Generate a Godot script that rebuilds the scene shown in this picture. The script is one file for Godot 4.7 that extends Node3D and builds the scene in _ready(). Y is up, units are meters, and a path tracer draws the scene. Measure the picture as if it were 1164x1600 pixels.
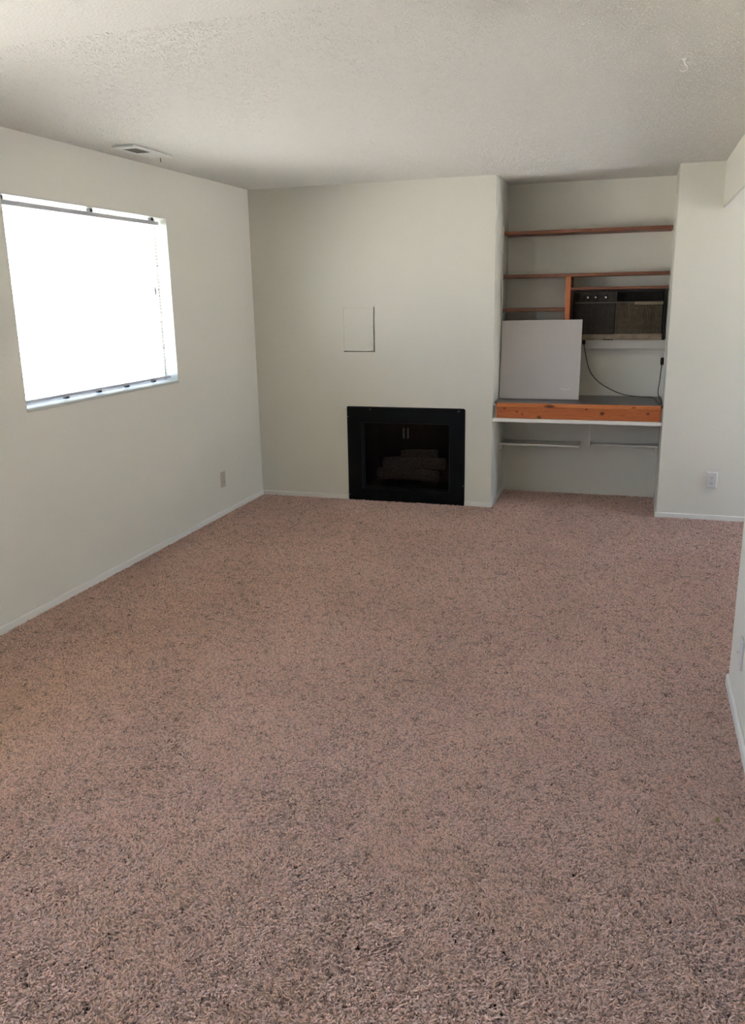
extends Node3D

# Room frame: left wall x = 0, fireplace wall z = 0, carpet y = 0, ceiling y = 2.44; +z runs towards the camera.
const H := 2.44          # ceiling height
const XA := 1.951        # alcove, left side
const XB := 3.183        # alcove, right side
const AD := -0.622       # alcove back
const XN := 3.436        # face of the near right-hand wall
const ZN := 2.74         # end of that wall (opening to the dining side runs from z = 0 to here)
const XH := 3.468        # face of the bulkhead over the opening
const HB := 2.145        # underside of the bulkhead
const ZR := 8.6          # rear wall behind the camera
const XD := 6.1          # outer wall of the dining side
const BASE := -0.010     # backing under the pile
const T := 0.14          # outer wall thickness

var rng := RandomNumberGenerator.new()
var used := {}
var M := {}

# ---------------------------------------------------------------- helpers
func numbered(called: String) -> String:
	if not used.has(called):
		used[called] = 0
		return called
	used[called] += 1
	return "%s_%03d" % [called, used[called]]

func st_new() -> SurfaceTool:
	var st := SurfaceTool.new()
	st.begin(Mesh.PRIMITIVE_TRIANGLES)
	return st

func uv_of(p: Vector3, n: Vector3) -> Vector2:
	var a := n.abs()
	if a.z >= a.x and a.z >= a.y: return Vector2(p.x, p.y)
	if a.y >= a.x: return Vector2(p.x, p.z)
	return Vector2(p.z, p.y)

func tri(st: SurfaceTool, a: Vector3, b: Vector3, c: Vector3, na: Vector3, nb: Vector3, nc: Vector3) -> void:
	var g := (b - a).cross(c - a)
	var mid := na + nb + nc
	var order := [[a, na], [b, nb], [c, nc]]
	if g.dot(mid) > 0.0: order = [[a, na], [c, nc], [b, nb]]
	for v in order:
		st.set_normal(v[1])
		st.set_uv(uv_of(v[0], mid))
		st.add_vertex(v[0])

func flat(st: SurfaceTool, pts: Array, out: Vector3) -> void:
	var n: Vector3 = (pts[1] - pts[0]).cross(pts[2] - pts[0]).normalized()
	if n.dot(out) < 0.0: n = -n
	for i in range(1, pts.size() - 1):
		tri(st, pts[0], pts[i], pts[i + 1], n, n, n)

# a box with chamfered edges, optionally carried by a transform
func cb(st: SurfaceTool, lo: Vector3, hi: Vector3, e := 0.0, tf := Transform3D.IDENTITY) -> void:
	var c := (lo + hi) * 0.5
	var h := (hi - lo) * 0.5
	e = minf(e, minf(h.x, minf(h.y, h.z)) * 0.95)
	var P := func(s: Vector3, axis: int) -> Vector3:
		var q := h - Vector3(e, e, e)
		q[axis] = h[axis]
		return tf * (c + q * s)
	for ax in 3:
		var u := (ax + 1) % 3
		var w := (ax + 2) % 3
		for s in [-1.0, 1.0]:
			var pts := []
			for k in [[-1, -1], [1, -1], [1, 1], [-1, 1]]:
				var sg := Vector3.ZERO
				sg[ax] = s; sg[u] = k[0]; sg[w] = k[1]
				pts.append(P.call(sg, ax))
			var o := Vector3.ZERO
			o[ax] = s
			flat(st, pts, tf.basis * o)
	if e <= 0.0: return
	for ax in 3:
		var u := (ax + 1) % 3
		var w := (ax + 2) % 3
		for k in [[-1, -1], [1, -1], [1, 1], [-1, 1]]:
			var s0 := Vector3.ZERO
			s0[ax] = -1; s0[u] = k[0]; s0[w] = k[1]
			var s1 := s0
			s1[ax] = 1
			var o := s0
			o[ax] = 0
			flat(st, [P.call(s0, u), P.call(s1, u), P.call(s1, w), P.call(s0, w)], tf.basis * o)
	for x in [-1.0, 1.0]:
		for y in [-1.0, 1.0]:
			for z in [-1.0, 1.0]:
				var s := Vector3(x, y, z)
				flat(st, [P.call(s, 0), P.call(s, 1), P.call(s, 2)], tf.basis * s)

func tube(st: SurfaceTool, path: Array, r: float, sides := 8) -> void:
	var rings := []
	var up := Vector3(0.31, 0.83, 0.46).normalized()
	for i in path.size():
		var d: Vector3 = (path[mini(i + 1, path.size() - 1)] - path[maxi(i - 1, 0)]).normalized()
		var a := d.cross(up).normalized()
		var b := a.cross(d).normalized()
		var ring := []
		for k in sides:
			var t := TAU * k / sides
			var n := a * cos(t) + b * sin(t)
			ring.append([path[i] + n * r, n])
		rings.append(ring)
	for i in rings.size() - 1:
		for k in sides:
			var p = rings[i][k]
			var q = rings[i][(k + 1) % sides]
			var s = rings[i + 1][k]
			var t = rings[i + 1][(k + 1) % sides]
			tri(st, p[0], q[0], t[0], p[1], q[1], t[1])
			tri(st, p[0], t[0], s[0], p[1], t[1], s[1])
	for e in [0, rings.size() - 1]:
		var pts := []
		for v in rings[e]: pts.append(v[0])
		var inner := 1 if e == 0 else rings.size() - 2
		flat(st, pts, path[e] - path[inner])

# profile of (radius, height) pairs turned about the y axis of tf
func lathe(st: SurfaceTool, prof: Array, tf: Transform3D, sides := 20) -> void:
	for i in prof.size() - 1:
		var p: Vector2 = prof[i]
		var q: Vector2 = prof[i + 1]
		var nn := Vector2(q.y - p.y, -(q.x - p.x)).normalized()
		for k in sides:
			var t0 := TAU * k / sides
			var t1 := TAU * (k + 1) / sides
			var f := func(v: Vector2, t: float) -> Vector3: return tf * Vector3(v.x * cos(t), v.y, v.x * sin(t))
			var g := func(t: float) -> Vector3: return (tf.basis * Vector3(nn.x * cos(t), nn.y, nn.x * sin(t))).normalized()
			if q.x > 1e-6: tri(st, f.call(p, t0), f.call(q, t1), f.call(q, t0), g.call(t0), g.call(t1), g.call(t0))
			if p.x > 1e-6: tri(st, f.call(p, t0), f.call(p, t1), f.call(q, t1), g.call(t0), g.call(t1), g.call(t1))

func spline(pts: Array, per := 8) -> Array:
	var out := []
	for i in pts.size() - 1:
		var p0: Vector3 = pts[maxi(i - 1, 0)]
		var p1: Vector3 = pts[i]
		var p2: Vector3 = pts[i + 1]
		var p3: Vector3 = pts[mini(i + 2, pts.size() - 1)]
		for k in per: out.append(p1.cubic_interpolate(p2, p0, p3, float(k) / per))
	out.append(pts[-1])
	return out

func obj(called: String, st: SurfaceTool, m: Material, parent: Node = null) -> MeshInstance3D:
	var o := MeshInstance3D.new()
	o.mesh = st.commit()
	o.material_override = m
	o.cast_shadow = GeometryInstance3D.SHADOW_CASTING_SETTING_ON
	if parent == null:
		o.name = numbered(called)
		add_child(o, true)
	else:
		o.name = called
		parent.add_child(o, true)
	return o

func box_obj(called: String, lo: Vector3, hi: Vector3, e: float, m: Material, parent: Node = null) -> MeshInstance3D:
	var st := st_new()
	cb(st, lo, hi, e)
	return obj(called, st, m, parent)

func tag(o: Node, label: String, category: String, group := "") -> Node:
	o.set_meta("label", label)
	o.set_meta("category", category)
	if group != "": o.set_meta("group", group)
	return o

func thing(called: String, label: String, category: String, at := Vector3.ZERO, group := "") -> Node3D:
	var o := Node3D.new()
	o.name = numbered(called)
	o.position = at
	add_child(o, true)
	tag(o, label, category, group)
	return o

func structure(called: String, st: SurfaceTool, m: Material, label := "", parent: Node = null) -> MeshInstance3D:
	var o := obj(called, st, m, parent)
	if parent == null:
		o.set_meta("kind", "structure")
		if label != "": o.set_meta("label", label)
	return o

func base_struct(called: String, label: String) -> Node3D:
	var o := Node3D.new()
	o.name = numbered(called)
	add_child(o, true)
	o.set_meta("kind", "structure")
	o.set_meta("label", label)
	return o

# ---------------------------------------------------------------- materials
func paint(c: Color, rough := 0.6, spec := 0.5) -> StandardMaterial3D:
	var m := StandardMaterial3D.new()
	m.albedo_color = c
	m.roughness = rough
	m.metallic_specular = spec
	return m

func noise_img(size: int, freq: float, octaves: int, sd: int) -> Image:
	var n := FastNoiseLite.new()
	n.seed = sd
	n.noise_type = FastNoiseLite.TYPE_SIMPLEX_SMOOTH
	n.frequency = freq
	n.fractal_octaves = octaves
	return n.get_seamless_image(size, size)

func with_relief(m: StandardMaterial3D, img: Image, strength: float, per_metre: float) -> StandardMaterial3D:
	var im: Image = img.duplicate()
	im.convert(Image.FORMAT_RGBA8)
	im.bump_map_to_normal_map(strength)
	m.normal_enabled = true
	m.normal_texture = ImageTexture.create_from_image(im)
	m.uv1_triplanar = true
	m.uv1_world_triplanar = true
	m.uv1_scale = Vector3.ONE * per_metre
	return m

# pine: grain along u; knots are [u 0..1, v 0..1, radius in v]
func pine(base: Color, dark: Color, knots: Array, sd: int) -> StandardMaterial3D:
	var w := 1024
	var h := 96
	var n := FastNoiseLite.new()
	n.seed = sd
	n.frequency = 1.0
	n.fractal_octaves = 3
	var img := Image.create_empty(w, h, false, Image.FORMAT_RGB8)
	for y in h:
		for x in w:
			var u := float(x) / w
			var v := float(y) / h
			var bend := 0.0
			var spot := 0.0
			for k in knots:
				var du: float = (u - k[0]) * 10.0
				var dv: float = v - k[1]
				var d: float = sqrt(du * du + dv * dv * 0.8) / k[2]
				bend += signf(dv) * exp(-d * 0.7) * k[2] * 0.9
				spot = maxf(spot, clampf(1.5 - d, 0.0, 1.0) * (0.92 + 0.08 * cos(d * 5.0)))
			var ring := 0.5 + 0.5 * sin((v - bend) * 34.0 + n.get_noise_2d(u * 5.0, (v - bend) * 3.0) * 7.0)
			var fine := n.get_noise_2d(u * 40.0 + 31.0, v * 90.0)
			var c := base.lerp(dark, 0.42 * ring * ring + 0.14 * fine + 0.10)
			c = c.lerp(Color(0.16, 0.055, 0.02), spot * 0.7)
			img.set_pixel(x, y, c)
	var m := StandardMaterial3D.new()
	m.albedo_texture = ImageTexture.create_from_image(img)
	m.roughness = 0.45
	return m

func mottled(c: Color, c2: Color, img: Image, per_metre: float, rough: float) -> StandardMaterial3D:
	var out := Image.create_empty(img.get_width(), img.get_height(), false, Image.FORMAT_RGB8)
	for y in img.get_height():
		for x in img.get_width():
			var t := clampf((img.get_pixel(x, y).r - 0.35) / 0.3, 0.0, 1.0)
			out.set_pixel(x, y, c.lerp(c2, t))
	var m := StandardMaterial3D.new()
	m.albedo_texture = ImageTexture.create_from_image(out)
	m.roughness = rough
	m.uv1_triplanar = true
	m.uv1_world_triplanar = true
	m.uv1_scale = Vector3.ONE * per_metre
	return m

func make_materials() -> void:
	var peel := noise_img(512, 0.045, 3, 4)
	M.wall = with_relief(paint(Color(0.888, 0.874, 0.820), 0.55), peel, 0.6, 2.2)
	M.ceiling = with_relief(paint(Color(0.885, 0.872, 0.835), 0.8), peel, 1.5, 3.0)
	M.popcorn = paint(Color(0.90, 0.885, 0.85), 0.75)
	M.trim = paint(Color(0.93, 0.92, 0.885), 0.35)
	M.sill = paint(Color(0.76, 0.775, 0.745), 0.4)
	M.frame = paint(Color(0.86, 0.86, 0.85), 0.4)
	M.glass = paint(Color(0.9, 0.95, 0.95, 0.05), 0.02)
	M.glass.transparency = BaseMaterial3D.TRANSPARENCY_ALPHA
	M.slat = paint(Color(0.93, 0.915, 0.86), 0.45)
	M.slat.backlight_enabled = true
	M.slat.backlight = Color(0.35, 0.34, 0.30)
	M.rail = paint(Color(0.75, 0.75, 0.76), 0.4)
	M.grey_plastic = paint(Color(0.30, 0.30, 0.31), 0.5)
	M.cord_white = paint(Color(0.9, 0.9, 0.87), 0.7)
	M.black_metal = with_relief(paint(Color(0.072, 0.074, 0.079), 0.6, 0.2), peel, 1.2, 6.0)
	M.firebox = mottled(Color(0.012, 0.012, 0.012), Color(0.03, 0.029, 0.028), noise_img(256, 0.02, 3, 11), 2.0, 0.95)
	M.smoked = paint(Color(0.02, 0.02, 0.022, 0.30), 0.06, 0.25)
	M.smoked.transparency = BaseMaterial3D.TRANSPARENCY_ALPHA
	M.handle = paint(Color(0.23, 0.205, 0.195), 0.5)
	M.handle.metallic = 0.5
	M.iron = paint(Color(0.06, 0.06, 0.06), 0.8)
	M.bark = mottled(Color(0.22, 0.20, 0.19), Color(0.46, 0.43, 0.41), noise_img(256, 0.05, 4, 21), 5.0, 0.9)
	M.plywood = pine(Color(0.53, 0.33, 0.225), Color(0.40, 0.23, 0.155), [[0.41, 0.5, 0.25], [0.62, 0.5, 0.2], [0.13, 0.5, 0.2]], 7)
	M.plywood.uv1_scale = Vector3(0.8, 6.0, 1)
	M.post = pine(Color(0.78, 0.46, 0.28), Color(0.62, 0.33, 0.18), [], 17)
	M.post.uv1_scale = Vector3(6.0, 0.6, 1)
	M.pine = pine(Color(0.75, 0.42, 0.22), Color(0.62, 0.30, 0.14), [[0.27, 0.84, 0.10], [0.165, 0.62, 0.06], [0.13, 0.40, 0.07], [0.655, 0.42, 0.11], [0.925, 0.35, 0.09], [0.56, 0.08, 0.07], [0.05, 0.14, 0.06]], 3)
	M.nosing = pine(Color(0.83, 0.50, 0.28), Color(0.72, 0.39, 0.20), [[0.335, 0.6, 0.28], [0.84, 0.5, 0.12]], 5)
	M.laminate = mottled(Color(0.33, 0.31, 0.295), Color(0.38, 0.36, 0.34), noise_img(256, 0.05, 2, 31), 3.0, 0.35)
	M.panel = paint(Color(0.79, 0.765, 0.745), 0.35)
	M.scuff = paint(Color(0.93, 0.93, 0.92), 0.5)
	M.white_shelf = paint(Color(0.84, 0.82, 0.78), 0.45)
	M.steel = paint(Color(0.66, 0.65, 0.62), 0.35)
	M.steel.metallic = 0.7
	M.ac_black = paint(Color(0.055, 0.05, 0.048), 0.6)
	M.ac_face = mottled(Color(0.17, 0.14, 0.115), Color(0.26, 0.215, 0.175), noise_img(256, 0.018, 4, 41), 3.5, 0.7)
	M.ac_dark = mottled(Color(0.115, 0.095, 0.078), Color(0.19, 0.155, 0.125), noise_img(256, 0.03, 4, 43), 3.5, 0.7)
	M.ac_louver = mottled(Color(0.44, 0.385, 0.32), Color(0.56, 0.50, 0.42), noise_img(128, 0.05, 2, 45), 4.0, 0.6)
	M.ac_tan = mottled(Color(0.52, 0.46, 0.385), Color(0.59, 0.53, 0.45), noise_img(256, 0.012, 3, 47), 3.0, 0.6)
	M.ac_line = paint(Color(0.38, 0.36, 0.33), 0.35)
	M.chrome = paint(Color(0.75, 0.74, 0.72), 0.25)
	M.chrome.metallic = 0.9
	M.cord = paint(Color(0.12, 0.10, 0.08), 0.6)
	M.cord_brown = paint(Color(0.20, 0.17, 0.12), 0.6)
	M.ivory = paint(Color(0.74, 0.70, 0.63), 0.4)
	M.plate = paint(Color(0.84, 0.825, 0.80), 0.35)
	M.slot = paint(Color(0.06, 0.06, 0.06), 0.8)
	M.grille = paint(Color(0.90, 0.895, 0.87), 0.5)
	M.grille_shaded = paint(Color(0.56, 0.555, 0.52), 0.8)  # shade on the open register blades, put into a greyer paint
	M.duct = paint(Color(0.20, 0.20, 0.19), 0.8)
	M.backing = mottled(Color(0.27, 0.20, 0.175), Color(0.35, 0.265, 0.235), noise_img(256, 0.05, 3, 51), 3.0, 1.0)
	M.vinyl = paint(Color(0.72, 0.71, 0.69), 0.4)
	M.concrete = mottled(Color(0.62, 0.61, 0.58), Color(0.70, 0.69, 0.66), noise_img(256, 0.02, 4, 61), 0.4, 0.9)
	M.bounce_slab = mottled(Color(0.90, 0.89, 0.875), Color(0.94, 0.93, 0.92), noise_img(256, 0.02, 3, 63), 0.6, 0.9)  # very pale, so the added slab outside reflects more light
	M.siding = paint(Color(0.78, 0.75, 0.70), 0.8)
	M.crumb = paint(Color(0.9, 0.88, 0.85), 0.8)
	M.leaf = paint(Color(0.62, 0.56, 0.28), 0.7)

# ---------------------------------------------------------------- room
func wall_with_holes(st: SurfaceTool, axis_x: bool, lo: Vector3, hi: Vector3, holes: Array) -> void:
	# holes: [from, to, bottom, top] along z (axis_x) or along x; sorted, not overlapping
	var k := 2 if axis_x else 0
	var at := lo[k]
	for hh in holes:
		var a := lo
		var b := hi
		a[k] = at
		b[k] = hh[0]
		cb(st, a, b)
		a[k] = hh[0]; b[k] = hh[1]
		if hh[2] > lo.y + 0.001:
			var c := b
			c.y = hh[2]
			cb(st, a, c)
		if hh[3] < hi.y - 0.001:
			var c := a
			c.y = hh[3]
			cb(st, c, b)
		at = hh[1]
	var a2 := lo
	a2[k] = at
	cb(st, a2, hi)

func build_shell() -> void:
	var st := st_new()
	wall_with_holes(st, true, Vector3(-T, -0.1, -0.9), Vector3(0, H + 0.1, ZR + T), [[1.243, 2.757, 1.075, 2.136], [4.25, 6.40, 1.075, 2.136]])
	structure("wall_left", st, M.wall)
	st = st_new()
	wall_with_holes(st, false, Vector3(-0.02, -0.1, -0.10), Vector3(XA, 1.0, 0), [[0.885, 1.635, 0.085, 0.665]])
	wall_with_holes(st, false, Vector3(-0.02, 1.0, -0.10), Vector3(XA, H + 0.1, 0), [[0.768, 1.0235, 1.1965, 1.5385]])
	structure("wall_back", st, M.wall)
	st = st_new()
	cb(st, Vector3(XA - 0.10, -0.1, AD - 0.05), Vector3(XA, H + 0.1, -0.09))
	structure("wall_alcove_left", st, M.wall)
	st = st_new()
	cb(st, Vector3(-0.1, -0.1, AD - T), Vector3(XB + 0.1, H + 0.1, AD))
	structure("wall_alcove_back", st, M.wall)
	st = st_new()
	cb(st, Vector3(XB, -0.1, AD - 0.05), Vector3(XB + 0.10, H + 0.1, -0.09))
	structure("wall_alcove_right", st, M.wall)
	st = st_new()
	cb(st, Vector3(XB, -0.1, -0.10), Vector3(XD + T, H + 0.1, 0), 0.004)
	structure("wall_back_right", st, M.wall)
	st = st_new()
	cb(st, Vector3(XN, -0.1, ZN), Vector3(XN + 0.12, H + 0.1, ZR + T), 0.006)
	structure("wall_right", st, M.wall)
	st = st_new()
	cb(st, Vector3(XH, HB, -0.05), Vector3(XH + 0.13, H + 0.1, ZN + 0.02), 0.006)
	structure("wall_bulkhead", st, M.wall)
	st = st_new()
	wall_with_holes(st, true, Vector3(XD, -0.1, -0.1), Vector3(XD + T, H + 0.1, ZN + 0.62), [[0.06, 1.00, 0.0, 2.06]])
	structure("wall_dining", st, M.wall)
	st = st_new()
	cb(st, Vector3(XN + 0.1, -0.1, ZN + 0.5), Vector3(XD + T, H + 0.1, ZN + 0.62))
	structure("wall_dining_side", st, M.wall)
	st = st_new()
	cb(st, Vector3(-T, -0.1, ZR), Vector3(XN + 0.12, H + 0.1, ZR + T))
	structure("wall_rear", st, M.wall)
	# unseen eave along the window side, added to keep direct sun out
	st = st_new()
	cb(st, Vector3(-0.85, H + 0.05, -1.5), Vector3(-T, H + 0.2, ZR + 1.0))
	structure("roof_added_eave", st, M.siding)
	# ceiling
	var ce := base_struct("ceiling", "off-white sprayed popcorn ceiling over the whole room")
	st = st_new()
	cb(st, Vector3(-T, H, AD - T), Vector3(XD + T, H + 0.16, ZR + T))
	obj("slab", st, M.ceiling, ce)
	popcorn(ce)
	# floor
	var fl := base_struct("floor", "mauve-brown frieze carpet covering the whole floor")
	st = st_new()
	cb(st, Vector3(-T, -0.12, AD - T), Vector3(XN + 0.75, BASE, ZR + T))
	obj("backing", st, M.backing, fl)
	carpet(fl)
	st = st_new()
	cb(st, Vector3(XN + 0.75, -0.12, -0.1), Vector3(XD + T, -0.004, ZN + 0.6))
	structure("floor_dining", st, M.vinyl)
	st = st_new()
	cb(st, Vector3(-60, -0.35, -60), Vector3(60, -0.15, 60))
	structure("ground", st, M.concrete)
	st = st_new()
	cb(st, Vector3(XD + T + 0.05, -0.2, -5.0), Vector3(XD + 8.0, -0.12, 6.0), 0.01)
	structure("ground_added_bounce", st, M.bounce_slab)  # unseen pale slab, added to bounce light up through the dining door
	# baseboards
	var e := 0.004
	st = st_new()
	cb(st, Vector3(-0.002, -0.02, 0.0), Vector3(0.011, 0.040, ZR), e)
	structure("baseboard_left", st, M.trim)
	st = st_new()
	cb(st, Vector3(0.0, -0.02, -0.002), Vector3(0.778, 0.036, 0.011), e)
	structure("baseboard_back", st, M.trim)
	st = st_new()
	cb(st, Vector3(1.744, -0.02, -0.002), Vector3(XA + 0.010, 0.036, 0.011), e)
	structure("baseboard_chase", st, M.trim)
	st = st_new()
	cb(st, Vector3(XA - 0.002, -0.02, AD), Vector3(XA + 0.010, 0.036, 0.0), e)
	structure("baseboard_alcove_left", st, M.trim)
	st = st_new()
	cb(st, Vector3(XB - 0.010, -0.02, AD), Vector3(XB + 0.002, 0.036, 0.0), e)
	structure("baseboard_alcove_right", st, M.trim)
	st = st_new()
	cb(st, Vector3(XB - 0.010, -0.02, -0.002), Vector3(XD, 0.036, 0.011), e)
	structure("baseboard_back_right", st, M.trim)
	st = st_new()
	cb(st, Vector3(XN - 0.013, -0.02, ZN + 0.02), Vector3(XN + 0.002, 0.045, ZR), 0.005)
	structure("baseboard_right", st, M.trim)

func popcorn(parent: Node) -> void:
	var sm := SphereMesh.new()
	sm.radius = 0.5
	sm.height = 1.0
	sm.radial_segments = 6
	sm.rings = 3
	sm.material = M.popcorn
	var count := 190000
	var buf := PackedFloat32Array()
	buf.resize(count * 12)
	for i in count:
		var x := rng.randf_range(0.0, XH)
		var z := rng.randf_range(AD, 3.75)
		var s := 0.0024 + 0.0042 * pow(rng.randf(), 1.8)
		var a := rng.randf() * TAU
		var w := s * rng.randf_range(0.8, 1.7)
		var h := s * rng.randf_range(0.32, 0.6)
		var o := i * 12
		buf[o] = cos(a) * w; buf[o + 1] = 0.0; buf[o + 2] = sin(a) * s; buf[o + 3] = x
		buf[o + 4] = 0.0; buf[o + 5] = h; buf[o + 6] = 0.0; buf[o + 7] = H - h * 0.1
		buf[o + 8] = -sin(a) * w; buf[o + 9] = 0.0; buf[o + 10] = cos(a) * s; buf[o + 11] = z
	var mm := MultiMesh.new()
	mm.transform_format = MultiMesh.TRANSFORM_3D
	mm.mesh = sm
	mm.instance_count = count
	mm.buffer = buf
	var mi := MultiMeshInstance3D.new()
	mi.name = "popcorn_texture"
	mi.multimesh = mm
	mi.set_meta("kind", "stuff")
	parent.add_child(mi, true)

func tuft_mesh(sd: int) -> ArrayMesh:
	# a few twisted, leaning yarn ends about a common root area
	var r := RandomNumberGenerator.new()
	r.seed = sd
	var st := st_new()
	for k in 5:
		var ply := [1.0, 0.74, 1.10, 0.60, 0.92][k] as float
		st.set_color(Color(ply, ply, ply))
		var root := Vector3(r.randf_range(-0.007, 0.007), 0, r.randf_range(-0.007, 0.007))
		var a := r.randf_range(-0.9, 0.9)
		var lean := r.randf_range(0.25, 1.0)
		var dir := Vector3(cos(a), 0, sin(a))
		var side := Vector3(-sin(a), 0, cos(a))
		var l := r.randf_range(0.012, 0.018)
		var path := [root, root + Vector3.UP * l * 0.5 + dir * l * 0.22 * lean, root + Vector3.UP * l * (0.95 - 0.45 * lean) + dir * l * 0.75 * lean]
		var rad := [0.0020, 0.0026, 0.0013]
		var rings := []
		for i in 3:
			var ring := []
			for j in 4:
				var t := TAU * j / 4.0 + 0.5 * i
				var d: Vector3 = (path[mini(i + 1, 2)] - path[maxi(i - 1, 0)]).normalized()
				var upv := d.cross(side).normalized()
				var n := side * cos(t) + upv * sin(t)
				ring.append([path[i] + n * rad[i], n])
			rings.append(ring)
		for i in 2:
			for j in 4:
				var p = rings[i][j]
				var q = rings[i][(j + 1) % 4]
				var s = rings[i + 1][j]
				var t = rings[i + 1][(j + 1) % 4]
				tri(st, p[0], q[0], t[0], p[1], q[1], t[1])
				tri(st, p[0], t[0], s[0], p[1], t[1], s[1])
		flat(st, [rings[2][0][0], rings[2][1][0], rings[2][2][0], rings[2][3][0]], Vector3.UP)
	st.set_material(M.yarn)
	return st.commit()

func carpet(parent: Node) -> void:
	M.yarn = paint(Color.WHITE, 0.9, 0.12)
	M.yarn.vertex_color_use_as_albedo = true
	M.yarn.rim_enabled = true
	M.yarn.rim = 0.2
	M.yarn.rim_tint = 0.6
	var nap := FastNoiseLite.new()
	nap.seed = 77
	nap.frequency = 1.1
	nap.fractal_octaves = 3
	var soil := FastNoiseLite.new()
	soil.seed = 12
	soil.frequency = 9.0
	soil.fractal_octaves = 2
	# x from, x to, z from, z to, tufts per square metre
	var zones := [[0.0, XN, 3.3, 5.25, 24000.0], [0.0, XN, 2.74, 3.3, 20000.0], [0.0, XN + 0.75, 1.5, 2.74, 16000.0], [0.0, XN + 0.75, 0.0, 1.5, 14000.0], [XA, XB, AD, 0.0, 14000.0]]
	for v in 2:
		var total := 0
		for zn in zones: total += int((zn[1] - zn[0]) * (zn[3] - zn[2]) * zn[4] * 0.5)
		var buf := PackedFloat32Array()
		buf.resize(total * 16)
		var o := 0
		for zn in zones:
			for i in int((zn[1] - zn[0]) * (zn[3] - zn[2]) * zn[4] * 0.5):
				var x := rng.randf_range(zn[0], zn[1])
				var z := rng.randf_range(zn[2], zn[3])
				var big := nap.get_noise_2d(x, z)
				var fine := soil.get_noise_2d(x, z)
				var a := rng.randf() * TAU
				if rng.randf() < 0.6: a = big * 5.0 + rng.randfn(0.0, 0.7)
				var s := rng.randf_range(0.8, 1.25)
				var tilt := rng.randf_range(-0.25, 0.25)
				var b := Basis(Vector3.UP, a) * Basis(Vector3.FORWARD, tilt) * Basis.from_scale(Vector3(s, s * rng.randf_range(0.8, 1.1), s))
				var shade := 1.0 + rng.randfn(0.0, 0.15) + fine * 0.14 + big * 0.10
				if rng.randf() < 0.09: shade *= 0.5
				shade = clampf(shade, 0.3, 0.95)
				var warm := rng.randfn(0.0, 0.02)
				buf[o] = b.x.x; buf[o + 1] = b.y.x; buf[o + 2] = b.z.x; buf[o + 3] = x
				buf[o + 4] = b.x.y; buf[o + 5] = b.y.y; buf[o + 6] = b.z.y; buf[o + 7] = BASE - 0.001
				buf[o + 8] = b.x.z; buf[o + 9] = b.y.z; buf[o + 10] = b.z.z; buf[o + 11] = z
				buf[o + 12] = YARN.x * shade * (1.0 + warm); buf[o + 13] = YARN.y * shade; buf[o + 14] = YARN.z * shade * (1.0 - warm); buf[o + 15] = 1.0
				o += 16
		var mm := MultiMesh.new()
		mm.transform_format = MultiMesh.TRANSFORM_3D
		mm.use_colors = true
		mm.mesh = tuft_mesh(5 + v)
		mm.instance_count = total
		mm.buffer = buf
		var mi := MultiMeshInstance3D.new()
		mi.name = "carpet_pile"
		mi.multimesh = mm
		mi.set_meta("kind", "stuff")
		parent.add_child(mi, true)

const YARN := Vector3(0.93, 0.640, 0.520)

func window_unit(called: String, label: String, z0: float, z1: float) -> void:
	var y0 := 1.075
	var y1 := 2.136
	var w := base_struct(called, label)
	var st := st_new()
	for f in [[z0, z0 + 0.02, y0, y1], [z1 - 0.02, z1, y0, y1], [z0 + 0.02, z1 - 0.02, y0, y0 + 0.03], [z0 + 0.02, z1 - 0.02, y1 - 0.015, y1]]:
		cb(st, Vector3(-T, f[2], f[0]), Vector3(-0.09, f[3], f[1]), 0.003)
	obj("frame", st, M.frame, w)
	box_obj("pane", Vector3(-0.117, y0 + 0.03, z0 + 0.02), Vector3(-0.113, y1 - 0.015, z1 - 0.02), 0.0, M.glass, w)
	st = st_new()
	cb(st, Vector3(-0.09, y0 - 0.004, z0 + 0.001), Vector3(0.010, y0 + 0.014, z1 - 0.001), 0.004)
	obj("sill", st, M.sill, w)
	st = st_new()
	for f in [[z0 - 0.0005, z0 + 0.003], [z1 - 0.003, z1 + 0.0005]]:
		cb(st, Vector3(-0.09, y0 + 0.012, f[0]), Vector3(0.0005, y1, f[1]))
	cb(st, Vector3(-0.09, y1 - 0.003, z0), Vector3(0.0005, y1 + 0.0005, z1))
	obj("jamb", st, M.sill, w)

func glass_door(called: String, label: String, tf: Transform3D) -> void:
	# glass door 0.94 m wide, along local x, standing in a wall whose inner face is local z = 0
	var d := base_struct(called, label)
	d.transform = tf
	var st := st_new()
	for f in [[0.0, 0.07, 0.0, 2.06], [0.87, 0.94, 0.0, 2.06], [0.07, 0.87, 0.0, 0.09], [0.07, 0.87, 1.97, 2.06]]:
		cb(st, Vector3(f[0], f[2], -0.10), Vector3(f[1], f[3], -0.02), 0.003)
	obj("frame", st, M.frame, d)
	box_obj("pane", Vector3(0.07, 0.09, -0.062), Vector3(0.87, 1.97, -0.058), 0.0, M.glass, d)
	st = st_new()
	cb(st, Vector3(0.815, 0.95, -0.02), Vector3(0.84, 1.10, 0.02), 0.004)
	obj("handle", st, M.steel, d)

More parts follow.
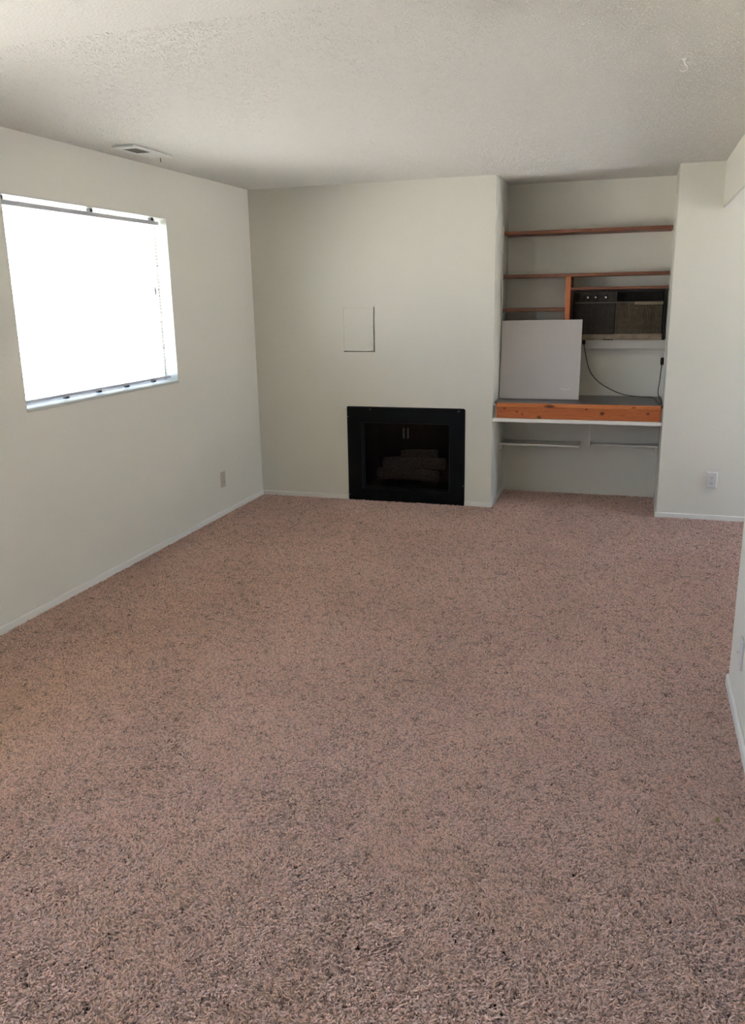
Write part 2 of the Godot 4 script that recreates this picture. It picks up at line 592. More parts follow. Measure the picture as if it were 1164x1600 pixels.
# ---------------------------------------------------------------- blind
func build_blind() -> void:
	var x0 := -0.072
	var x1 := -0.046
	var za := 1.276
	var zb := 2.735
	var bl := thing("window_blind", "white horizontal mini blind with open slats hanging in the left wall window", "blind", Vector3(-0.059, 1.09, 2.0))
	var off := -bl.position
	var st := st_new()
	cb(st, Vector3(x0 - 0.002, 2.090, za - 0.008) + off, Vector3(x1 + 0.004, 2.114, zb + 0.008) + off, 0.003)
	obj("headrail", st, M.rail, bl)
	for z in [1.335, 1.975, 2.70]:
		var b := st_new()
		cb(b, Vector3(x0 + 0.002, 2.110, z - 0.014) + off, Vector3(x1, 2.137, z + 0.014) + off, 0.002)
		obj("bracket", b, M.grey_plastic, bl)
	# one slat, shared by all: a shallow curved strip
	var sl := st_new()
	var prof := []
	for k in 7:
		var t := -1.0 + k / 3.0
		prof.append(Vector2(t * 0.0125, 0.0022 * (1.0 - t * t)))
	for k in 6:
		var p: Vector2 = prof[k]
		var q: Vector2 = prof[k + 1]
		for lift in [0.0, 0.0005]:
			var n := Vector3(-(q.y - p.y), q.x - p.x, 0).normalized() * (1.0 if lift > 0.0 else -1.0)
			flat(sl, [Vector3(p.x, p.y + lift, za - 2.0), Vector3(q.x, q.y + lift, za - 2.0), Vector3(q.x, q.y + lift, zb - 2.0), Vector3(p.x, p.y + lift, zb - 2.0)], n)
	var slat_mesh := sl.commit()
	var count := 45
	for i in count:
		var o := MeshInstance3D.new()
		o.mesh = slat_mesh
		o.material_override = M.slat
		o.name = "slat"
		o.position = Vector3(0, 2.078 - 1.09 - i * 0.0211, 0)
		o.rotation = Vector3(0, 0, rng.randf_range(-0.02, 0.02) + 0.20)
		bl.add_child(o, true)
	st = st_new()
	cb(st, Vector3(x0 + 0.002, 1.105, za - 0.018) + off, Vector3(x1 - 0.001, 1.122, zb + 0.004) + off, 0.003)
	obj("bottom_rail", st, M.rail, bl)
	for z in [1.463, 1.771, 2.061, 2.362]:
		var b := st_new()
		cb(b, Vector3(x0 + 0.004, 1.094, z - 0.016) + off, Vector3(x1 + 0.002, 1.1065, z + 0.016) + off, 0.003)
		obj("rail_plug", b, M.grey_plastic, bl)
	for z in [1.40, 1.98, 2.60]:
		var b := st_new()
		for x in [x0 - 0.0005, x1 + 0.0005]:
			tube(b, [Vector3(x, 1.118, z) + off, Vector3(x, 2.095, z) + off], 0.0007, 4)
		obj("ladder_cord", b, M.cord_white, bl)
	st = st_new()
	var top := Vector3(-0.036, 2.088, 1.372) + off
	tube(st, [Vector3(-0.046, 2.098, 1.372) + off, top, Vector3(-0.034, 1.70, 1.385) + off], 0.0028, 6)
	var wand := obj("tilt_wand", st, M.slat, bl)
	st = st_new()
	tube(st, [Vector3(-0.034, 1.70, 1.385) + off, Vector3(-0.034, 1.655, 1.387) + off], 0.0045, 8)
	obj("wand_grip", st, M.grey_plastic, wand)

# ---------------------------------------------------------------- fireplace
func build_fireplace() -> void:
	var fp := thing("fireplace", "black metal fireplace insert with wide flat surround set low in the cream wall", "fireplace", Vector3(1.26, 0, 0))
	var off := -fp.position
	var X0 := 0.783
	var X1 := 1.738
	var Y1 := 0.762
	var ix0 := 0.905
	var ix1 := 1.622
	var iy0 := 0.102
	var iy1 := 0.645
	var zf := 0.014
	var st := st_new()
	for f in [[X0, X1, iy1, Y1], [X0, X1, -0.008, iy0], [X0, ix0, iy0, iy1], [ix1, X1, iy0, iy1]]:
		cb(st, Vector3(f[0], f[2], 0.0) + off, Vector3(f[1], f[3], zf) + off, 0.0)
	# bevelled outer rim
	var O := [Vector3(X0, -0.008, 0), Vector3(X1, -0.008, 0), Vector3(X1, Y1, 0), Vector3(X0, Y1, 0)]
	for k in 4:
		var a: Vector3 = O[k]
		var b: Vector3 = O[(k + 1) % 4]
		var mid := (a + b) * 0.5 - Vector3((X0 + X1) * 0.5, Y1 * 0.5, 0)
		var outv := Vector3(signf(mid.x), 0, 0) if absf(a.x - b.x) < 0.001 else Vector3(0, signf(mid.y), 0)
		flat(st, [a + Vector3(0, 0, zf) + off, b + Vector3(0, 0, zf) + off, b + outv * 0.006 + off, a + outv * 0.006 + off], outv + Vector3.BACK)
	obj("surround", st, M.black_metal, fp)
	# raised lip sloping back into the opening
	st = st_new()
	var I := [Vector3(ix0, iy0, 0), Vector3(ix1, iy0, 0), Vector3(ix1, iy1, 0), Vector3(ix0, iy1, 0)]
	var cen := Vector3((ix0 + ix1) * 0.5, (iy0 + iy1) * 0.5, 0)
	for k in 4:
		var a: Vector3 = I[k]
		var b: Vector3 = I[(k + 1) % 4]
		var inn := func(p: Vector3, d: float, z: float) -> Vector3:
			return p + Vector3(signf(cen.x - p.x) * d, signf(cen.y - p.y) * d, z) + off
		var face := Vector3(0, signf(cen.y - a.y), 0) if absf(a.y - b.y) < 0.001 else Vector3(signf(cen.x - a.x), 0, 0)
		flat(st, [inn.call(a, -0.004, zf), inn.call(b, -0.004, zf), inn.call(b, 0.0, zf + 0.007), inn.call(a, 0.0, zf + 0.007)], -face + Vector3.BACK)
		flat(st, [inn.call(a, 0.0, zf + 0.007), inn.call(b, 0.0, zf + 0.007), inn.call(b, 0.009, -0.022), inn.call(a, 0.009, -0.022)], face + Vector3.BACK * 0.3)
		flat(st, [inn.call(a, 0.009, -0.022), inn.call(b, 0.009, -0.022), inn.call(b, 0.009, -0.05), inn.call(a, 0.009, -0.05)], face)
	obj("inner_lip", st, M.black_metal, fp)
	# firebox
	st = st_new()
	var bx0 := 0.90
	var bx1 := 1.625
	var by0 := 0.092
	var by1 := 0.655
	cb(st, Vector3(bx0 - 0.01, by0 - 0.01, -0.47) + off, Vector3(bx1 + 0.01, by1 + 0.01, -0.455) + off)
	cb(st, Vector3(bx0 - 0.012, by0 - 0.01, -0.46) + off, Vector3(bx0, by1 + 0.01, -0.012) + off)
	cb(st, Vector3(bx1, by0 - 0.01, -0.46) + off, Vector3(bx1 + 0.012, by1 + 0.01, -0.012) + off)
	cb(st, Vector3(bx0, by0 - 0.012, -0.46) + off, Vector3(bx1, by0, -0.012) + off)
	cb(st, Vector3(bx0, by1, -0.46) + off, Vector3(bx1, by1 + 0.012, -0.012) + off)
	obj("firebox", st, M.firebox, fp)
	# two smoked glass doors with pull handles
	var mx := 1.262
	for s in [[ix0 + 0.009, mx - 0.001, -1], [mx + 0.001, ix1 - 0.009, 1]]:
		var g := st_new()
		cb(g, Vector3(s[0], iy0 + 0.009, -0.040) + off, Vector3(s[1], iy1 - 0.009, -0.036) + off)
		var pane := obj("glass_door", g, M.smoked, fp)
		var hx: float = mx + s[2] * 0.0185
		var h := st_new()
		cb(h, Vector3(hx - 0.006, 0.516, -0.026) + off, Vector3(hx + 0.006, 0.604, -0.016) + off, 0.004)
		for y in [0.530, 0.590]:
			cb(h, Vector3(hx - 0.004, y - 0.004, -0.037) + off, Vector3(hx + 0.004, y + 0.004, -0.025) + off)
		obj("handle", h, M.handle, pane)
	# chips in the black paint
	for c in [[0.790, 0.686], [0.978, 0.748], [1.700, 0.750], [1.690, 0.746], [0.792, 0.045], [1.735, 0.16]]:
		var b := st_new()
		lathe(b, [Vector2(0.0038, -0.001), Vector2(0.003, 0.0006), Vector2(0.0, 0.0008)], Transform3D(Basis(Vector3.RIGHT, PI / 2), Vector3(c[0], c[1], zf) + off), 6)
		obj("paint_chip", b, M.ivory, fp)
	# grate
	var gr := thing("fire_grate", "black iron grate holding the logs inside the fireplace", "grate", Vector3(1.24, 0.092, -0.25))
	var go := -gr.position
	for z in [-0.34, -0.18]:
		var b := st_new()
		cb(b, Vector3(1.0, 0.111, z - 0.006) + go, Vector3(1.48, 0.123, z + 0.006) + go, 0.002)
		obj("rail", b, M.iron, gr)
	for k in 5:
		var x := 1.02 + k * 0.11
		var b := st_new()
		tube(b, spline([Vector3(x, 0.128, -0.38), Vector3(x, 0.128, -0.26), Vector3(x, 0.128, -0.18), Vector3(x, 0.128, -0.11)].map(func(p): return p + go), 4), 0.006, 6)
		obj("bar", b, M.iron, gr)
	for c in [[1.01, -0.34], [1.47, -0.34], [1.01, -0.18], [1.47, -0.18]]:
		var b := st_new()
		cb(b, Vector3(c[0] - 0.007, 0.092, c[1] - 0.007) + go, Vector3(c[0] + 0.007, 0.116, c[1] + 0.007) + go, 0.002)
		obj("leg", b, M.iron, gr)
	# logs
	log_piece("large pale grey ceramic log, lowest and nearest of the fireplace stack", Vector3(0.985, 0.192, -0.165), Vector3(1.495, 0.190, -0.150), 0.046, 3)
	log_piece("grey ceramic log with ragged bark resting behind and above the lowest fireplace log", Vector3(1.010, 0.268, -0.245), Vector3(1.528, 0.278, -0.240), 0.046, 8)
	log_piece("small short grey log balanced on top of the fireplace stack", Vector3(1.170, 0.352, -0.215), Vector3(1.465, 0.358, -0.262), 0.030, 14)

func log_piece(label: String, a: Vector3, b: Vector3, r: float, sd: int) -> void:
	var t := thing("fireplace_log", label, "log", (a + b) * 0.5, "logs in the fireplace")
	var n := FastNoiseLite.new()
	n.seed = sd
	n.frequency = 1.0
	var d := (b - a).normalized()
	var u := d.cross(Vector3.UP).normalized()
	var v := u.cross(d)
	var segs := 26
	var sides := 22
	var rings := []
	for i in segs + 1:
		var s := float(i) / segs
		var ring := []
		for k in sides:
			var ph := TAU * k / sides
			var groove := n.get_noise_3d(cos(ph) * 3.0, sin(ph) * 3.0, s * 3.0) * 0.22 + n.get_noise_3d(cos(ph) * 9.0, sin(ph) * 9.0, s * 9.0 + 7.0) * 0.12
			var rr := r * (1.0 + groove)
			var bend := Vector3(0, sin(s * PI) * 0.008, 0)
			ring.append(a.lerp(b, s) - t.position + bend + (u * cos(ph) + v * sin(ph)) * rr)
		rings.append(ring)
	var st := st_new()
	for i in segs:
		for k in sides:
			var c := (a.lerp(b, (i + 0.5) / segs)) - t.position
			var p = rings[i][k]
			var q = rings[i][(k + 1) % sides]
			var w = rings[i + 1][k]
			var x = rings[i + 1][(k + 1) % sides]
			flat(st, [p, q, x], (p + q + x) / 3.0 - c)
			flat(st, [p, x, w], (p + x + w) / 3.0 - c)
	obj("bark", st, M.bark, t)
	for e in [[0, -1.0], [segs, 1.0]]:
		st = st_new()
		var pts = rings[e[0]]
		var c := Vector3.ZERO
		for p in pts: c += p / pts.size()
		for k in pts.size(): flat(st, [c + d * e[1] * 0.004, pts[k], pts[(k + 1) % pts.size()]], d * e[1])
		obj("cut_end", st, M.bark, t)

# ---------------------------------------------------------------- wall things
func build_wall_things() -> void:
	# painted-over cover plate on the fireplace wall
	var cp := thing("cover_panel", "thin rectangular cover panel painted like the wall above the fireplace", "panel", Vector3(0.892, 1.37, 0))
	var st := st_new()
	cb(st, Vector3(-0.1225, -0.166, -0.004), Vector3(0.1225, 0.167, 0.002), 0.001)
	obj("sheet", st, M.wall, cp)
	st = st_new()
	cb(st, Vector3(-0.128, -0.178, -0.099), Vector3(0.136, 0.172, -0.060), 0.0)
	cb(st, Vector3(-0.110, -0.140, -0.062), Vector3(0.100, 0.150, -0.003), 0.0)
	obj("backing_board", st, M.wall, cp)
	for s in [-1, 1]:
		st = st_new()
		lathe(st, [Vector2(0.006, 0.0), Vector2(0.0055, 0.0015), Vector2(0.0, 0.002)], Transform3D(Basis(Vector3.RIGHT, PI / 2), Vector3(s * 0.108, 0.02, 0.0018)), 12)
		obj("screw_head", st, M.wall, cp)
	# outlets
	outlet("wall_outlet", "dull beige duplex outlet plate low on the window wall", Transform3D(Basis(Vector3.UP, PI / 2), Vector3(0, 0.276, 0.700)), M.ivory, 0.078, 0.122, 0.006)
	outlet("wall_outlet", "white duplex outlet plate with sloping rim low on the wall right of the alcove", Transform3D(Basis(), Vector3(3.546, 0.296, 0)), M.plate, 0.078, 0.124, 0.011)
	var jk := thing("cable_jack", "white cable wall plate with protruding connector on the near right wall", "jack", Vector3(XN, 0.266, 3.060))
	st = st_new()
	cb(st, Vector3(-0.008, -0.06, -0.037), Vector3(0.001, 0.06, 0.037), 0.004)
	obj("plate", st, M.plate, jk)
	st = st_new()
	var tj := Transform3D(Basis(Vector3.BACK, PI / 2), Vector3(-0.005, 0.006, 0))
	lathe(st, [Vector2(0.0085, 0.0), Vector2(0.0085, 0.004), Vector2(0.0055, 0.005), Vector2(0.0055, 0.016), Vector2(0.0035, 0.017), Vector2(0.0, 0.017)], tj, 12)
	obj("connector", st, M.plate, jk)
	for y in [-0.042, 0.042]:
		st = st_new()
		lathe(st, [Vector2(0.0035, 0.0), Vector2(0.003, 0.0012), Vector2(0.0, 0.0015)], Transform3D(Basis(Vector3.BACK, PI / 2), Vector3(-0.008, y, 0)), 10)
		obj("screw_head", st, M.plate, jk)
	# ceiling register
	var rg := thing("ceiling_register", "white stamped steel air register with partly open grille in the ceiling near the window", "vent", Vector3(0.245, H, 1.845))
	var fx := 0.068
	var fz := 0.205
	st = st_new()
	var y0 := -0.012
	for f in [[-fx, -0.045, -fz, fz], [0.045, fx, -fz, fz], [-0.045, 0.045, -fz, -0.185], [-0.045, 0.045, 0.145, fz], [-0.045, 0.045, -0.012, -0.006]]:
		cb(st, Vector3(f[0], y0, f[2]), Vector3(f[1], -0.002, f[3]), 0.0)
	obj("frame", st, M.grille, rg)
	box_obj("duct", Vector3(-0.05, -0.004, -0.19), Vector3(0.05, 0.0, 0.16), 0.0, M.duct, rg)
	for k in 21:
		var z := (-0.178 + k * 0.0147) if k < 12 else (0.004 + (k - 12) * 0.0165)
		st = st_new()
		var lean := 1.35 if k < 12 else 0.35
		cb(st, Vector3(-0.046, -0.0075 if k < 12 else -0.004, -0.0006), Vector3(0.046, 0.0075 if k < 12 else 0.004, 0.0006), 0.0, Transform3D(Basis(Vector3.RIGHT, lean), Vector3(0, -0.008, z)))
		obj("louver", st, M.grille if k < 12 else M.grille_shaded, rg)  # open blades take the greyer paint that stands for their shade
	st = st_new()
	tube(st, [Vector3(-0.008, -0.006, -0.190), Vector3(-0.008, -0.024, -0.192), Vector3(-0.008, -0.034, -0.192)], 0.0022, 6)
	obj("damper_lever", st, M.grey_plastic, rg)
	# small hook
	var hk := thing("ceiling_hook", "small white hook with a curled tail fixed to the ceiling right of centre", "hook", Vector3(3.086, H, 2.735))
	st = st_new()
	lathe(st, [Vector2(0.011, 0.0), Vector2(0.010, -0.004), Vector2(0.004, -0.006), Vector2(0.0, -0.006)], Transform3D.IDENTITY, 14)
	obj("rose", st, M.trim, hk)
	st = st_new()
	tube(st, spline([Vector3(0, -0.004, 0), Vector3(0.002, -0.016, 0.0), Vector3(0.012, -0.027, 0.003), Vector3(0.010, -0.039, 0.006), Vector3(-0.006, -0.042, 0.006), Vector3(-0.016, -0.034, 0.004)], 6), 0.0035, 8)
	obj("hook_wire", st, M.trim, hk)
	# bits on the carpet
	st = st_new()
	cb(st, Vector3(-0.010, 0, -0.006), Vector3(0.010, 0.006, 0.006), 0.003, Transform3D(Basis(Vector3.UP, 0.5), Vector3.ZERO))
	var cr := obj("paper_scrap", st, M.crumb)
	cr.position = Vector3(0.068, 0.001, 0.155)
	tag(cr, "tiny white scrap lying on the carpet in the corner by the window wall", "scrap")
	st = st_new()
	cb(st, Vector3(-0.005, 0, -0.009), Vector3(0.005, 0.003, 0.009), 0.0014, Transform3D(Basis(Vector3.UP, 0.3) * Basis(Vector3.RIGHT, 0.4), Vector3.ZERO))
	var lf := obj("leaf_scrap", st, M.leaf)
	lf.position = Vector3(3.312, 0.003, 3.79)
	tag(lf, "tiny yellow-green leaf scrap on the carpet near the right wall", "scrap")

func outlet(called: String, label: String, tf: Transform3D, m: Material, w: float, h: float, d: float) -> void:
	var t := thing(called, label, "outlet", tf.origin)
	t.basis = tf.basis
	var st := st_new()
	var bw := 0.009
	var B := [Vector3(-w / 2, -h / 2, -0.001), Vector3(w / 2, -h / 2, -0.001), Vector3(w / 2, h / 2, -0.001), Vector3(-w / 2, h / 2, -0.001)]
	var F := []
	for b in B: F.append(Vector3(b.x - signf(b.x) * bw, b.y - signf(b.y) * bw, d))
	flat(st, F, Vector3.BACK)
	for k in 4: flat(st, [B[k], B[(k + 1) % 4], F[(k + 1) % 4], F[k]], (B[k] + B[(k + 1) % 4]) * 0.5)
	obj("plate", st, m, t)
	for s in [-1, 1]:
		st = st_new()
		cb(st, Vector3(-0.0165, s * 0.0195 - 0.0135, d - 0.002), Vector3(0.0165, s * 0.0195 + 0.0135, d + 0.0025), 0.006)
		var so := obj("socket", st, m, t)
		for q in [[-0.0065, 0.002, 0.0012, 0.0045], [0.0065, 0.002, 0.0012, 0.0036], [0.0, -0.007, 0.0022, 0.0022]]:
			st = st_new()
			cb(st, Vector3(q[0] - q[2], s * 0.0195 + q[1] - q[3], d), Vector3(q[0] + q[2], s * 0.0195 + q[1] + q[3], d + 0.0028), 0.0)
			obj("slot", st, M.slot, so)
	st = st_new()
	lathe(st, [Vector2(0.0032, 0.0), Vector2(0.003, 0.001), Vector2(0.0, 0.0014)], Transform3D(Basis(Vector3.RIGHT, PI / 2), Vector3(0, 0, d)), 10)
	obj("screw_head", st, M.steel, t)

# ---------------------------------------------------------------- alcove
func build_alcove() -> void:
	var zs := -0.36
	# upright shelf standards
	for s in [[XA, 1, "left"], [XB, -1, "right"]]:
		var sd := thing("shelf_standard", "white painted upright shelf strip on the %s side wall of the alcove" % s[2], "shelf strip", Vector3(s[0], 0.83, -0.372), "shelf strips of the alcove")
		var st := st_new()
		cb(st, Vector3(-0.007 if s[1] < 0 else -0.001, 0, -0.009), Vector3(0.001 if s[1] < 0 else 0.007, 1.28, 0.009), 0.001)
		obj("strip", st, M.wall, sd)
		for y in [2.050, 1.735, 1.634 if s[1] < 0 else 1.484]:
			st = st_new()
			var x0 := -0.020 if s[1] < 0 else 0.002
			cb(st, Vector3(x0, y - 0.83 - 0.008, -0.008), Vector3(x0 + 0.018, y - 0.83, 0.012), 0.001)
			obj("clip", st, M.steel, sd)
	# shelves
	shelf("topmost long brown wooden shelf of the alcove", XA + 0.008, XB - 0.008, 2.050, 2.076)
	shelf("long brown wooden shelf just above the air conditioner and the upright divider", XA + 0.008, XB - 0.008, 1.735, 1.759)
	shelf("short brown wooden shelf behind the leaning white panel, left of the divider", XA + 0.008, 2.432, 1.484, 1.506)
	shelf("short brown wooden shelf lying directly on top of the air conditioner", 2.472, XB - 0.008, 1.636, 1.656)
	var st := st_new()
	cb(st, Vector3(XA + 0.004, 1.400, AD + 0.002), Vector3(2.432, 1.484, AD + 0.020), 0.002)
	tag(obj("shelf_cleat", st, M.wall), "painted cleat board on the wall under the short shelf behind the white panel", "cleat")
	st = st_new()
	cb(st, Vector3(2.434, 0.815, AD + 0.004), Vector3(2.471, 1.735, zs), 0.002)
	var dv := obj("shelf_divider", st, M.post)
	tag(dv, "orange pine upright divider standing left of the air conditioner", "divider")
	# counter
	var ct := thing("alcove_counter", "built-in counter of grey top and knotty orange pine front across the alcove", "counter", Vector3(2.567, 0.70, -0.3))
	var off := -ct.position
	var kx := Vector3(1.98, 0, 0)
	st = st_new()
	cb(st, Vector3(XA + 0.001, 0.795, AD) + off, Vector3(XB - 0.001, 0.815, -0.045) + off, 0.001)
	obj("top", st, M.laminate, ct)
	st = st_new()
	cb(st, Vector3.ZERO, Vector3(1.190, 0.088, 0.022), 0.003)
	var ap := obj("front_board", st, M.pine_uv, ct)
	ap.position = Vector3(1.980, 0.700, -0.046) + off
	st = st_new()
	cb(st, Vector3.ZERO, Vector3(1.192, 0.032, 0.030), 0.006)
	var ns := obj("nosing", st, M.nosing_uv, ct)
	ns.position = Vector3(1.979, 0.784, -0.046) + off
	st = st_new()
	cb(st, Vector3(XA + 0.001, 0.673, AD) + off, Vector3(XB - 0.001, 0.700, -0.004) + off, 0.003)
	obj("support_board", st, M.trim, ct)
	st = st_new()
	for f in [[XA, 1.979, 0.700, 0.795, -0.07, -0.050], [XA, 1.972, 0.796, 0.815, -0.05, -0.01], [3.173, XB, 0.700, 0.795, -0.07, -0.035]]:
		st = st_new()
		cb(st, Vector3(f[0], f[2], f[4]) + off, Vector3(f[1], f[3], f[5]) + off, 0.001)
		obj("end_block", st, M.white_shelf, ct)
	# leaning white panel
	var pn := thing("white_panel", "square white laminated panel leaning on the counter at the alcove's left", "panel", Vector3(2.265, 0.8175, -0.285))
	var lean := atan2(0.062, 0.60)
	pn.rotation = Vector3(-lean, 0, 0.003)
	st = st_new()
	cb(st, Vector3(-0.306, 0, -0.014), Vector3(0.306, 0.604, 0), 0.0015)
	obj("board", st, M.panel, pn)
	st = st_new()
	var arc := []
	for k in 9:
		var t := -1.0 + k * 0.25
		arc.append(Vector3(0.205 + t * 0.038, 0.075 + t * t * 0.008 - t * 0.002, 0.0004))
	tube(st, arc, 0.0022, 5)
	obj("scuff_mark", st, M.scuff, pn)
	# lower shelves
	low_shelf("thin white shelf under the counter on the left with a long front edge", XA, 2.585, -0.40, -1)
	low_shelf("shallow thin white shelf under the counter on the right", 2.672, XB, -0.505, 1)
	var hg := thing("shelf_hanger", "narrow white upright strip hanging from the counter between the two lower shelves", "hanger", Vector3(2.657, 0.43, -0.45))
	st = st_new()
	cb(st, Vector3(-0.006, 0.0, -0.010), Vector3(0.006, 0.243, 0.010), 0.001)
	obj("strip", st, M.trim, hg)
	st = st_new()
	cb(st, Vector3(-0.006, 0.0, -0.172), Vector3(0.016, 0.010, 0.010), 0.001)
	obj("foot", st, M.white_shelf, hg)
	build_ac()

func shelf(label: String, x0: float, x1: float, y0: float, y1: float) -> void:
	var t := thing("shelf_board", label, "shelf", Vector3(x0, y0, AD), "brown shelves of the alcove")
	var st := st_new()
	cb(st, Vector3(0, 0, 0.003), Vector3(x1 - x0, y1 - y0, 0.262), 0.002)
	obj("board", st, M.plywood, t)

func low_shelf(label: String, x0: float, x1: float, zf: float, side: int) -> void:
	var t := thing("lower_shelf", label, "shelf", Vector3(x0, 0.425, AD), "white shelves under the counter")
	var w := x1 - x0
	var d := zf - AD
	var st := st_new()
	cb(st, Vector3(0.001, 0.003, 0.001), Vector3(w - 0.001, 0.012, d - 0.008), 0.001)
	obj("board", st, M.white_shelf, t)
	st = st_new()
	cb(st, Vector3(0.002, -0.001, d - 0.012), Vector3(w - 0.002, 0.015, d), 0.003)
	obj("front_edge", st, M.trim, t)
	st = st_new()
	var cx := 0.010 if side < 0 else w - 0.022
	cb(st, Vector3(cx - 0.009, -0.040, 0.002), Vector3(cx + 0.011, 0.003, d - 0.002), 0.002)
	obj("bracket", st, M.white_shelf, t)

func build_ac() -> void:
	var zf := -0.50
	var ac := thing("air_conditioner", "old dark window air conditioner with knobs and ribbed grille set in the alcove wall", "air conditioner", Vector3(2.825, 1.258, -0.56))
	var off := -ac.position
	var st := st_new()
	cb(st, Vector3(2.484, 1.258, AD) + off, Vector3(2.498, 1.634, zf + 0.014) + off, 0.001)
	cb(st, Vector3(3.152, 1.258, AD) + off, Vector3(3.170, 1.634, zf + 0.014) + off, 0.001)
	cb(st, Vector3(2.498, 1.622, AD) + off, Vector3(3.152, 1.634, zf + 0.014) + off, 0.001)
	cb(st, Vector3(2.49, 1.262, AD) + off, Vector3(3.16, 1.626, -0.575) + off, 0.001)
	obj("sleeve", st, M.ac_black, ac)
	# control strip with knobs
	st = st_new()
	cb(st, Vector3(2.498, 1.545, -0.576) + off, Vector3(2.808, 1.622, zf) + off, 0.004)
	var cpn := obj("control_panel", st, M.ac_face, ac)
	for x in [2.594, 2.652, 2.727]:
		st = st_new()
		var kt := Transform3D(Basis(Vector3.RIGHT, PI / 2), Vector3(x, 1.580, zf) + off)
		lathe(st, [Vector2(0.017, 0.0), Vector2(0.017, 0.004), Vector2(0.012, 0.006), Vector2(0.0105, 0.018), Vector2(0.0085, 0.020), Vector2(0.0, 0.020)], kt, 20)
		var kn := obj("knob", st, M.ac_black, cpn)
		st = st_new()
		lathe(st, [Vector2(0.0072, 0.0195), Vector2(0.0072, 0.0212), Vector2(0.0, 0.0215)], kt, 16)
		obj("knob_cap", st, M.chrome, kn)
	# discharge opening with deep vanes
	st = st_new()
	cb(st, Vector3(2.808, 1.612, -0.576) + off, Vector3(3.152, 1.622, zf) + off, 0.002)
	obj("outlet_rim", st, M.ac_black, ac)
	for k in 7:
		st = st_new()
		var x := 2.83 + k * 0.05
		cb(st, Vector3(x, 1.547, -0.572) + off, Vector3(x + 0.003, 1.612, -0.535) + off)
		obj("vane", st, M.ac_black, ac)
	st = st_new()
	cb(st, Vector3(2.500, 1.534, -0.576) + off, Vector3(2.935, 1.545, zf + 0.002) + off, 0.002)
	obj("trim_line", st, M.ac_line, ac)
	st = st_new()
	cb(st, Vector3(2.935, 1.520, -0.576) + off, Vector3(3.148, 1.545, zf + 0.006) + off, 0.004)
	obj("air_deflector", st, M.ac_tan, ac)
	# filter side
	st = st_new()
	cb(st, Vector3(2.498, 1.300, -0.576) + off, Vector3(2.800, 1.534, zf - 0.004) + off, 0.003)
	var fl := obj("filter_panel", st, M.ac_dark, ac)
	for k in 21:
		st = st_new()
		var y := 1.312 + k * 0.0105
		cb(st, Vector3(2.512, y, zf - 0.006) + off, Vector3(2.792, y + 0.004, zf - 0.001) + off, 0.001)
		obj("rib", st, M.ac_face, fl)
	# ribbed grille
	for k in 31:
		st = st_new()
		var x := 2.806 + k * 0.01105
		cb(st, Vector3(x, 1.298, -0.560) + off, Vector3(x + 0.0042, 1.534, zf - 0.001) + off, 0.001)
		obj("louver", st, M.ac_louver, ac)
	st = st_new()
	cb(st, Vector3(2.800, 1.40, -0.575) + off, Vector3(3.15, 1.404, -0.562) + off)
	obj("cross_bar", st, M.ac_black, ac)
	# sloping tan lip
	st = st_new()
	var A := [Vector3(2.498, 1.302, zf - 0.002), Vector3(2.498, 1.272, zf + 0.016), Vector3(2.498, 1.258, zf + 0.016), Vector3(2.498, 1.258, -0.575), Vector3(2.498, 1.302, -0.575)]
	var L := []
	var R := []
	for p in A:
		L.append(p + off)
		R.append(p + off + Vector3(0.652, 0, 0))
	flat(st, L, Vector3.LEFT)
	flat(st, R, Vector3.RIGHT)
	var outs := [Vector3(0, 0.5, 1), Vector3.BACK, Vector3.DOWN, Vector3.FORWARD, Vector3.UP]
	for k in 5: flat(st, [L[k], L[(k + 1) % 5], R[(k + 1) % 5], R[k]], outs[k])
	obj("bottom_lip", st, M.ac_tan, ac)
	st = st_new()
	cb(st, Vector3(2.725, 1.2585, zf + 0.014) + off, Vector3(2.795, 1.266, zf + 0.018) + off, 0.001)
	obj("name_badge", st, M.ac_black, ac)
	# trim board below
	st = st_new()
	cb(st, Vector3(2.472, 1.190, AD), Vector3(XB - 0.001, 1.258, -0.535), 0.003)
	cb(st, Vector3(2.472, 1.180, AD), Vector3(XB - 0.001, 1.194, -0.550), 0.003)
	tag(obj("trim_board", st, M.white_shelf), "white painted ledge board under the air conditioner", "trim")
	# cord
	var cd := thing("power_cord", "dark power cord hanging from the air conditioner and coiling on the counter to a plug", "cord", Vector3(2.576, 1.25, -0.505))
	var co := -cd.position
	var run := [Vector3(2.574, 1.262, -0.50), Vector3(2.580, 1.225, -0.495), Vector3(2.602, 1.120, -0.50), Vector3(2.635, 1.015, -0.51), Vector3(2.705, 0.930, -0.53), Vector3(2.805, 0.868, -0.55), Vector3(2.90, 0.832, -0.565), Vector3(3.00, 0.820, -0.56), Vector3(3.09, 0.820, -0.53), Vector3(3.128, 0.821, -0.44), Vector3(3.136, 0.821, -0.30), Vector3(3.152, 0.821, -0.14), Vector3(3.168, 0.822, -0.10), Vector3(3.174, 0.823, -0.18), Vector3(3.164, 0.830, -0.36), Vector3(3.150, 0.870, -0.44), Vector3(3.158, 0.960, -0.46), Vector3(3.160, 1.020, -0.45), Vector3(3.164, 1.075, -0.44)]
	st = st_new()
	tube(st, spline(run.map(func(p): return p + co), 6), 0.0034, 8)
	obj("cable", st, M.cord, cd)
	st = st_new()
	cb(st, Vector3(3.152, 1.075, -0.455) + co, Vector3(3.178, 1.130, -0.425) + co, 0.005)
	obj("plug", st, M.cord_brown, cd)
	st = st_new()
	cb(st, Vector3(2.564, 1.225, -0.506) + co, Vector3(2.590, 1.260, -0.488) + co, 0.004)
	obj("strain_relief", st, M.cord, cd)
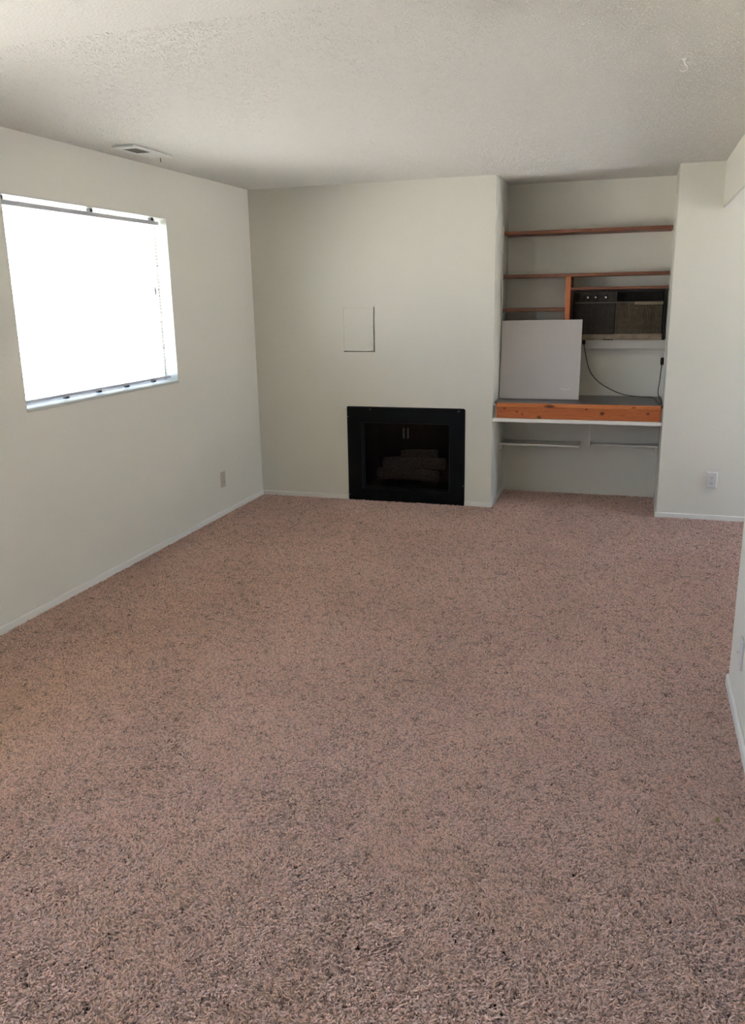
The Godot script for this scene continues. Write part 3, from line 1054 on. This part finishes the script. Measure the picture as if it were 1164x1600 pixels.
	outlet("wall_outlet", "outlet plate on the alcove's right side wall that the dark plug is pushed into", Transform3D(Basis(Vector3.UP, -PI / 2), Vector3(XB, 1.10, -0.44)), M.ivory, 0.074, 0.118, 0.005)

# ---------------------------------------------------------------- scene
func _ready() -> void:
	rng.seed = 20240611
	# camera
	var cam := Camera3D.new()
	cam.name = "camera"
	cam.fov = 63.527
	cam.keep_aspect = Camera3D.KEEP_HEIGHT
	cam.near = 0.05
	cam.far = 200.0
	cam.position = Vector3(2.9852, 1.6195, 6.2783)
	cam.rotation = Vector3(-0.2553, 0.3094, -0.0184)
	add_child(cam)
	cam.current = true
	# sky and exposure
	var sm := ProceduralSkyMaterial.new()
	sm.sky_top_color = Color(0.62, 0.76, 1.0)
	sm.sky_horizon_color = Color(0.93, 0.96, 1.0)
	sm.ground_horizon_color = Color(0.80, 0.80, 0.78)
	sm.ground_bottom_color = Color(0.60, 0.59, 0.56)
	sm.sky_curve = 0.2
	var sky := Sky.new()
	sky.sky_material = sm
	var env := Environment.new()
	env.background_mode = Environment.BG_SKY
	env.sky = sky
	env.background_energy_multiplier = 1.0
	env.tonemap_mode = Environment.TONE_MAPPER_LINEAR
	env.tonemap_exposure = 12.9
	env.sdfgi_enabled = true
	env.ssao_enabled = true
	env.ssil_enabled = true
	var we := WorldEnvironment.new()
	we.name = "environment"
	we.environment = env
	add_child(we)
	# sun: comes over the dining side, high enough to stay off the visible carpet
	var sun := DirectionalLight3D.new()
	sun.name = "sun"
	sun.light_energy = 3.0
	sun.light_color = Color(1.0, 0.98, 0.95)
	sun.light_angular_distance = 0.6
	sun.shadow_enabled = true
	add_child(sun)
	sun.look_at_from_position(Vector3.ZERO, Vector3(0.34, -0.94, -0.12), Vector3.UP)

	make_materials()
	M.pine_uv = M.pine
	M.pine_uv.uv1_scale = Vector3(1.0 / 1.19, -1.0 / 0.088, 1)
	M.pine_uv.uv1_offset = Vector3(0, 1.0, 0)
	M.nosing_uv = M.nosing
	M.nosing_uv.uv1_scale = Vector3(1.0 / 1.192, -1.0 / 0.034, 1)
	M.nosing_uv.uv1_offset = Vector3(0, 1.0, 0)
	build_shell()
	window_unit("window_1", "bright white framed window in the left wall behind the blind", 1.243, 2.757)
	glass_door("door_1", "white framed full-height glass door of the dining side", Transform3D(Basis(Vector3.UP, -PI / 2), Vector3(XD, 0, 0.06)))
	window_unit("window_2", "second window in the left wall, nearer the viewer", 4.25, 6.40)
	build_blind()
	build_fireplace()
	build_wall_things()
	build_alcove()
